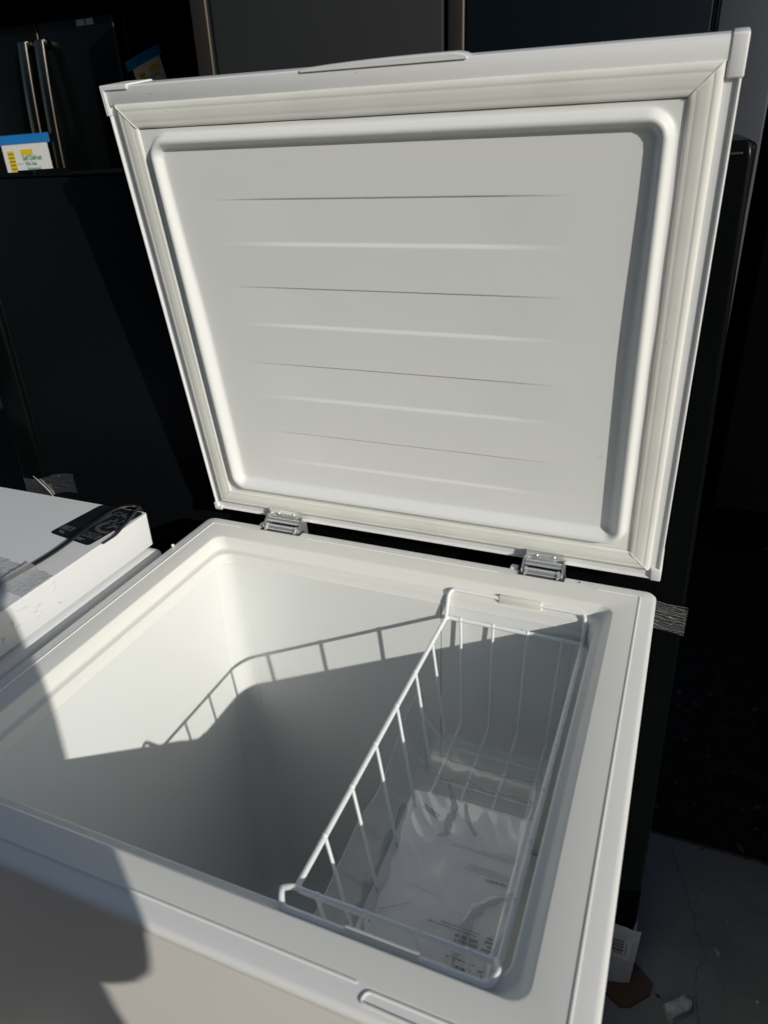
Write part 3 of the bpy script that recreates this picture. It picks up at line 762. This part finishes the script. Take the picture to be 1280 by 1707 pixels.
def tr_(u, v): return (lerp(.560, .668, u), .6095-.0012*abs(noise.noise(Vector((u*4, v*26, 0)))), Z0+lerp(-.094, -.052, v)-.004*u+.010*(1-u))
t2 = patch('packing_tape', M['tapedark'], tr_, 30, 60); tag(t2, 'clear ribbed packing tape wrapped on the black refrigerator edge right of the hinge', 'tape')
bm = bmesh.new()
for k in range(9):
    z = Z0-.090+.0046*k; tube(bm, [(.618, .6085, z+.004), (.640, .6083, z+.0005*math.sin(k*2)), (.667, .6085, z-.0015+.001*math.sin(k))], .00035, seg=5)
for k in range(16): 
    tube(bm, [(.6665-.0003*k, .6086, Z0-.091+.0025*k), (.6680-.0003*k, .6086, Z0-.0912+.0025*k)], .0003, seg=4)
fin('tape_folds', bm, film('fold', (.30, .30, .30), .35, .25, gmax=.3), t2, kind='stuff')
# foam-wrapped packing with a barcode under it
fo = thing('packing_wrap', 'white plastic wrapped packing block with a barcode under the black refrigerator corner', 'packaging', (.6, .62, 0))
def fw(u, v):
    return (lerp(.56, .6845, u)-.012*(1-v)*0+.004*v, .607-.004*abs(noise.noise(Vector((u*5, v*5, 0))))-.012*(1-v)*math.sin(u*3), lerp(.012, .150, v)-.010*u*(1-v))
patch('wrap', M['foam'], fw, 40, 30, fo)
boxo('block', M['foam'], fo, .56, .683, .612, .66, .003, .112, .004)
bm = bmesh.new(); rb = random.Random(4); z = .083
while z < .117:
    h = rb.choice([.0010, .0016, .0024, .0034]); quad(bm, [(.640, .6012, z), (.6655, .6012, z+.001), (.6655, .6012, z+h+.001), (.640, .6012, z+h)]); z += h+rb.choice([.0012, .0022])
lb = boxo('label', M['paper2'], fo, .634, .677, .6014, .6020, .070, .122, 0)
fin('barcode', bm, M['ink'], lb)
bm = bmesh.new(); quad(bm, [(.6685, .6012, .084), (.6705, .6012, .084), (.6705, .6012, .118), (.6685, .6012, .118)]); fin('digits_line', bm, mat('grey_print', (.35, .35, .36), .7), lb)

# back row, seen from the side: door edge in stainless at the left, side panel facing us
Y1 = 1.70
def fridge_side(x_door0, x_gap0, x_side0, x_side1, top, mside, mdoor, label, y=Y1, dep=.75):
    t = thing('refrigerator', label, 'refrigerator', ((x_door0+x_side1)/2, y+dep/2, 0), GRP)
    boxo('side_panel', mside, t, x_side0, x_side1, y, y+dep, .03, top, .004)
    boxo('door', mdoor, t, x_door0, x_gap0, y-.002, y+dep, .05, top-.006, .006)
    boxo('door_gasket', M['dark'], t, x_gap0+.0008, x_side0-.0008, y+.008, y+dep-.01, .05, top-.008, 0)
    return t
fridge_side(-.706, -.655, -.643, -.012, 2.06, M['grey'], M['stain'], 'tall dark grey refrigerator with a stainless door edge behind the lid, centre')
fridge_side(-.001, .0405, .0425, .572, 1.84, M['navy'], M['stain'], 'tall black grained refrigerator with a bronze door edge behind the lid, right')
fc = thing('refrigerator', 'tall slate grey refrigerator door edge seen right of the raised lid', 'refrigerator', (.64, 2.0, 0), GRP)
boxo('side_panel', M['greyb'], fc, .584, .707, Y1+.01, 2.4, .03, 1.86, .005)
boxo('door_gasket', M['dark'], fc, .5735, .5795, Y1+.012, 2.3, .05, 1.85, 0)
boxo('door_gasket', M['black'], fc, .5796, .5835, Y1+.006, 2.3, .05, 1.85, .001)
# French door fridge far left
fd = thing('refrigerator', 'tall black french door refrigerator with two curved steel handles, far left', 'refrigerator', (-1.75, 2.55, 0), GRP)
YD = 2.20; TD = Z0+.912
boxo('cabinet', M['black'], fd, -2.08, -1.376, YD+.06, YD+.75, .03, TD, .005)
boxo('door', M['black'], fd, -2.085, -1.7255, YD, YD+.055, .72, TD+.004, .012)
boxo('door', M['black'], fd, -1.7225, -1.374, YD, YD+.055, .72, TD+.004, .012)
boxo('freezer_drawer', M['black'], fd, -2.085, -1.374, YD, YD+.055, .08, .712, .012)
for x, dx in ((-1.772, -.01), (-1.690, .01)):
    bm = bmesh.new(); pts = []
    for k in range(25):
        t = k/24; z = lerp(Z0+.850, Z0-.05, t); pts.append((x, YD-.010-.052*math.sin(math.pi*min(1, .12+t*.76))**.8, z))
    tube(bm, pts, .024, seg=14, flat=.45, up=(0, 1, 0))
    box(bm, x-.02, x+.02, YD-.03, YD+.002, Z0+.830, Z0+.856, .003); box(bm, x-.02, x+.02, YD-.03, YD+.002, Z0-.056, Z0-.03, .003)
    fin('handle', bm, M['stainh'], fd, smooth=True, ang=50)
for x0, x1 in ((-1.533, -1.497), (-1.491, -1.458)):
    boxo('rating_label', mat('blue_grey_label', (.20, .22, .27), .6), fd, x0, x1, YD-.0015, YD-.0005, Z0+.885, Z0+.903, 0)
# roof added out of view to keep sky light off the back row
sr = thing('shed_roof', 'black underside of the shed roof over the back row of refrigerators', 'roof', (0, 2.8, 2.14))
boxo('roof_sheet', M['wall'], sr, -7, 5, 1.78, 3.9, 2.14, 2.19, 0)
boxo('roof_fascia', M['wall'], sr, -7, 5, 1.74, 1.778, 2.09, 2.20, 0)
# handwritten price notes
def note(o, x, y, wd, ht, label):
    t = thing('price_note', label, 'note', o, 'price notes taped to refrigerators')
    mm = frame(o, x, y)
    def q(name, mt, x0, x1, y0, y1, z=.0006, par=t):
        bm = bmesh.new(); box(bm, x0, x1, y0, y1, z-.0005, z, 0); bmesh.ops.transform(bm, matrix=mm, verts=bm.verts); return fin(name, bm, M[mt], par)
    sh = q('sheet', 'paper2', 0, wd, -ht, 0); q('tape_strip', 'bluetape', -.03, wd+.018, -.006, .026, .0016)
    q('yellow_block', 'yellow', .022, .058, -.115, -.028, .0012, sh); q('yellow_block', 'yellow', .092, .155, -.045, -.025, .0012, sh); q('yellow_block', 'yellow', .125, .168, -.172, -.160, .0012, sh)
    kx = wd/.235
    def wr(s, px, py, size, mt, sx=1): text('writing', s, size*kx, mm @ Matrix.Translation((px*kx, py, .0016)), M[mt], sh, sx)
    wr('Self Defrost', .095, -.062, .024, 'green', .85); wr('No Ice', .105, -.080, .020, 'green', 1); wr('Internal', .110, -.100, .022, 'green', 1)
    wr('76 cm x 80 cm', .105, -.130, .019, 'ink', .8)
    for k in range(6):
        bm = bmesh.new(); box(bm, .026, .054, -.040-k*.013, -.037-k*.013, .0013, .0016, 0); bmesh.ops.transform(bm, matrix=mm, verts=bm.verts); fin('print_line', bm, M['ink'], sh)
    for px, py in ((.062, -.075), (.062, -.107), (.068, -.140)):
        bm = bmesh.new(); box(bm, px, px+.032, py, py+.002, .0008, .0012, 0); bmesh.ops.transform(bm, matrix=mm, verts=bm.verts); fin('print_line', bm, mat('print_grey', (.25, .25, .25), .7), sh)
note((.616+(-2.035-.616)*.969, YD-.077, Z0+.486+(.530-.486)*.969), (1, 0, .02), (.03, 0, 1), .235, .26, 'white note with blue tape and green handwriting on the far left refrigerator front')
note((-1.3745, 2.262, Z0+.752), (0, .94, .33), (0, -.33, .94), .175, .25, 'tilted white note in shade on the side of the french door refrigerator')

# ------------------------------------------------------------------ low black blocks added out of view at right to shade the floor
for k, (y0, y1) in enumerate(((-.25, .42), (.44, 1.10), (1.12, 1.90))):
    t = thing('carton', ['low black carton on the floor out to the right, nearest the camera', 'low black carton on the floor out to the right, middle of three', 'low black carton on the floor out to the right, farthest of three'][k], 'carton', (1.4, (y0+y1)/2, 0), 'low black cartons on the right')
    boxo('carton_body', M['blackmat'], t, 1.06, 1.72, y0, y1, .002, .36, .004); boxo('carton_lid', M['blackmat'], t, 1.055, 1.725, y0-.004, y1+.004, .365, .43, .004)
t = thing('refrigerator', 'black refrigerator standing in the dark behind the slate grey one', 'refrigerator', (1.3, 2.6, 0), GRP)
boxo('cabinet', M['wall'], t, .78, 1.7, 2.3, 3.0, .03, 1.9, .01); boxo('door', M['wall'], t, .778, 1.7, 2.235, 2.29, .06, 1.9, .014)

yw = thing('yard_wall', 'plain grey block wall of the yard behind the photographer', 'wall', (-3, -4.6, 0))  # unseen wall, added to darken the shaded front of the freezer
boxo('wall_face', mat('yard_wall_paint', (.20, .195, .185), .9, .1, var=.1), yw, -9, 2.2, -4.8, -4.6, -.02, 3.6, .01)
# ------------------------------------------------------------------ the photographer (stands behind the camera; throws the shadow at lower left)
b_dir = Vector((.3977, -.9175, 0)); r_dir = Vector((.9175, .3977, 0))
def P(back, right, z): return Vector((CAM.x, CAM.y, 0))+b_dir*back+r_dir*right+Vector((0, 0, z))
person = thing('person', 'person in a grey jacket photographing the freezer with a phone', 'person', P(.45, .04, 0))
def skin(name, nodes, edges, root, mt, parent, level=2):
    me = bpy.data.meshes.new(name); me.from_pydata([n[0] for n in nodes], edges, [])
    o = bpy.data.objects.new(name, me); COL.objects.link(o)
    md = o.modifiers.new('s', 'SKIN'); sv = me.skin_vertices[0].data
    for i, n in enumerate(nodes):
        sv[i].radius = n[1] if isinstance(n[1], tuple) else (n[1], n[1]); sv[i].use_root = (i == root)
    md.use_smooth_shade = True
    s2 = o.modifiers.new('u', 'SUBSURF'); s2.levels = level; s2.render_levels = level
    bpy.context.view_layer.update()
    m2 = bpy.data.meshes.new_from_object(o.evaluated_get(bpy.context.evaluated_depsgraph_get()))
    bpy.data.objects.remove(o)
    return link(name, m2, mt, parent)
N_ = [(P(.46, .155, .95), (.165, .13)), (P(.46, .12, 1.12), (.15, .12)), (P(.45, .045, 1.30), (.165, .115)), (P(.44, .045, 1.42), (.10, .08)), (P(.42, .045, 1.50), .055), (P(.39, .045, 1.60), (.072, .085)), (P(.385, .045, 1.68), (.07, .085)),
      (P(.43, .20, 1.39), .062), (P(.27, .163, 1.052), .052), (P(.11, .072, 1.19), .046), (P(.055, .045, 1.265), .030),
      (P(.43, -.11, 1.39), .062), (P(.28, -.15, 1.13), .048), (P(.10, -.070, 1.24), .032), (P(.055, -.045, 1.275), .026),
      (P(.46, .235, .86), .10), (P(.44, .20, .50), .065), (P(.47, .15, .10), .045), (P(.36, .16, .045), .04),
      (P(.46, -.04, .86), .095), (P(.44, -.05, .50), .065), (P(.47, -.06, .10), .045), (P(.36, -.07, .045), .04)]
E_ = [(0, 1), (1, 2), (2, 3), (3, 4), (4, 5), (5, 6), (2, 7), (7, 8), (8, 9), (9, 10), (2, 11), (11, 12), (12, 13), (13, 14), (0, 15), (15, 16), (16, 17), (17, 18), (0, 19), (19, 20), (20, 21), (21, 22)]
body = skin('body', N_, E_, 0, [M['jacket'], M['trouser'], M['skin']], person)
for p in body.data.polygons:
    c = p.center
    p.material_index = 2 if (c.z > 1.475 or (c-CAM).length < .16) else (1 if c.z < .90 else 0)
for s in (1, -1):                       # fingers closed round the phone
    for k in range(4):
        z = 1.300-k*.017; L_ = (.9, 1, .95, .75)[k]
        skin('finger', [(P(.045, s*.044, z-.01), .009), (P(.022, s*.049, z), .0085), (P(.003, s*.047, z+.002), .0075), (P(.0, s*(.047-.016*L_), z+.003), .0065)], [(0, 1), (1, 2), (2, 3)], 0, M['skin'], person, 1)
    skin('thumb', [(P(.055, s*.038, 1.285), .012), (P(.034, s*.038, 1.305), .010), (P(.022, s*.024, 1.322), .009)], [(0, 1), (1, 2)], 0, M['skin'], person, 1)
bm = bmesh.new(); bmesh.ops.create_uvsphere(bm, u_segments=24, v_segments=16, radius=1, matrix=Matrix.Translation(P(.415, .045, 1.665)) @ Matrix.Diagonal((.088, .1, .1, 1)))
fin('hair', bm, M['hair'], person, smooth=True)
ph = thing('phone', 'dark phone held up by the person above the freezer', 'phone', P(.02, 0, 1.30))
mm = Matrix((R, U, -F)).transposed().to_4x4(); mm.translation = CAM-F*.006
bm = bmesh.new(); box(bm, -.0375, .0375, -.125, .025, .001, .009, .003, 3); bmesh.ops.transform(bm, matrix=mm, verts=bm.verts); fin('phone_body', bm, M['black'], ph, smooth=True)
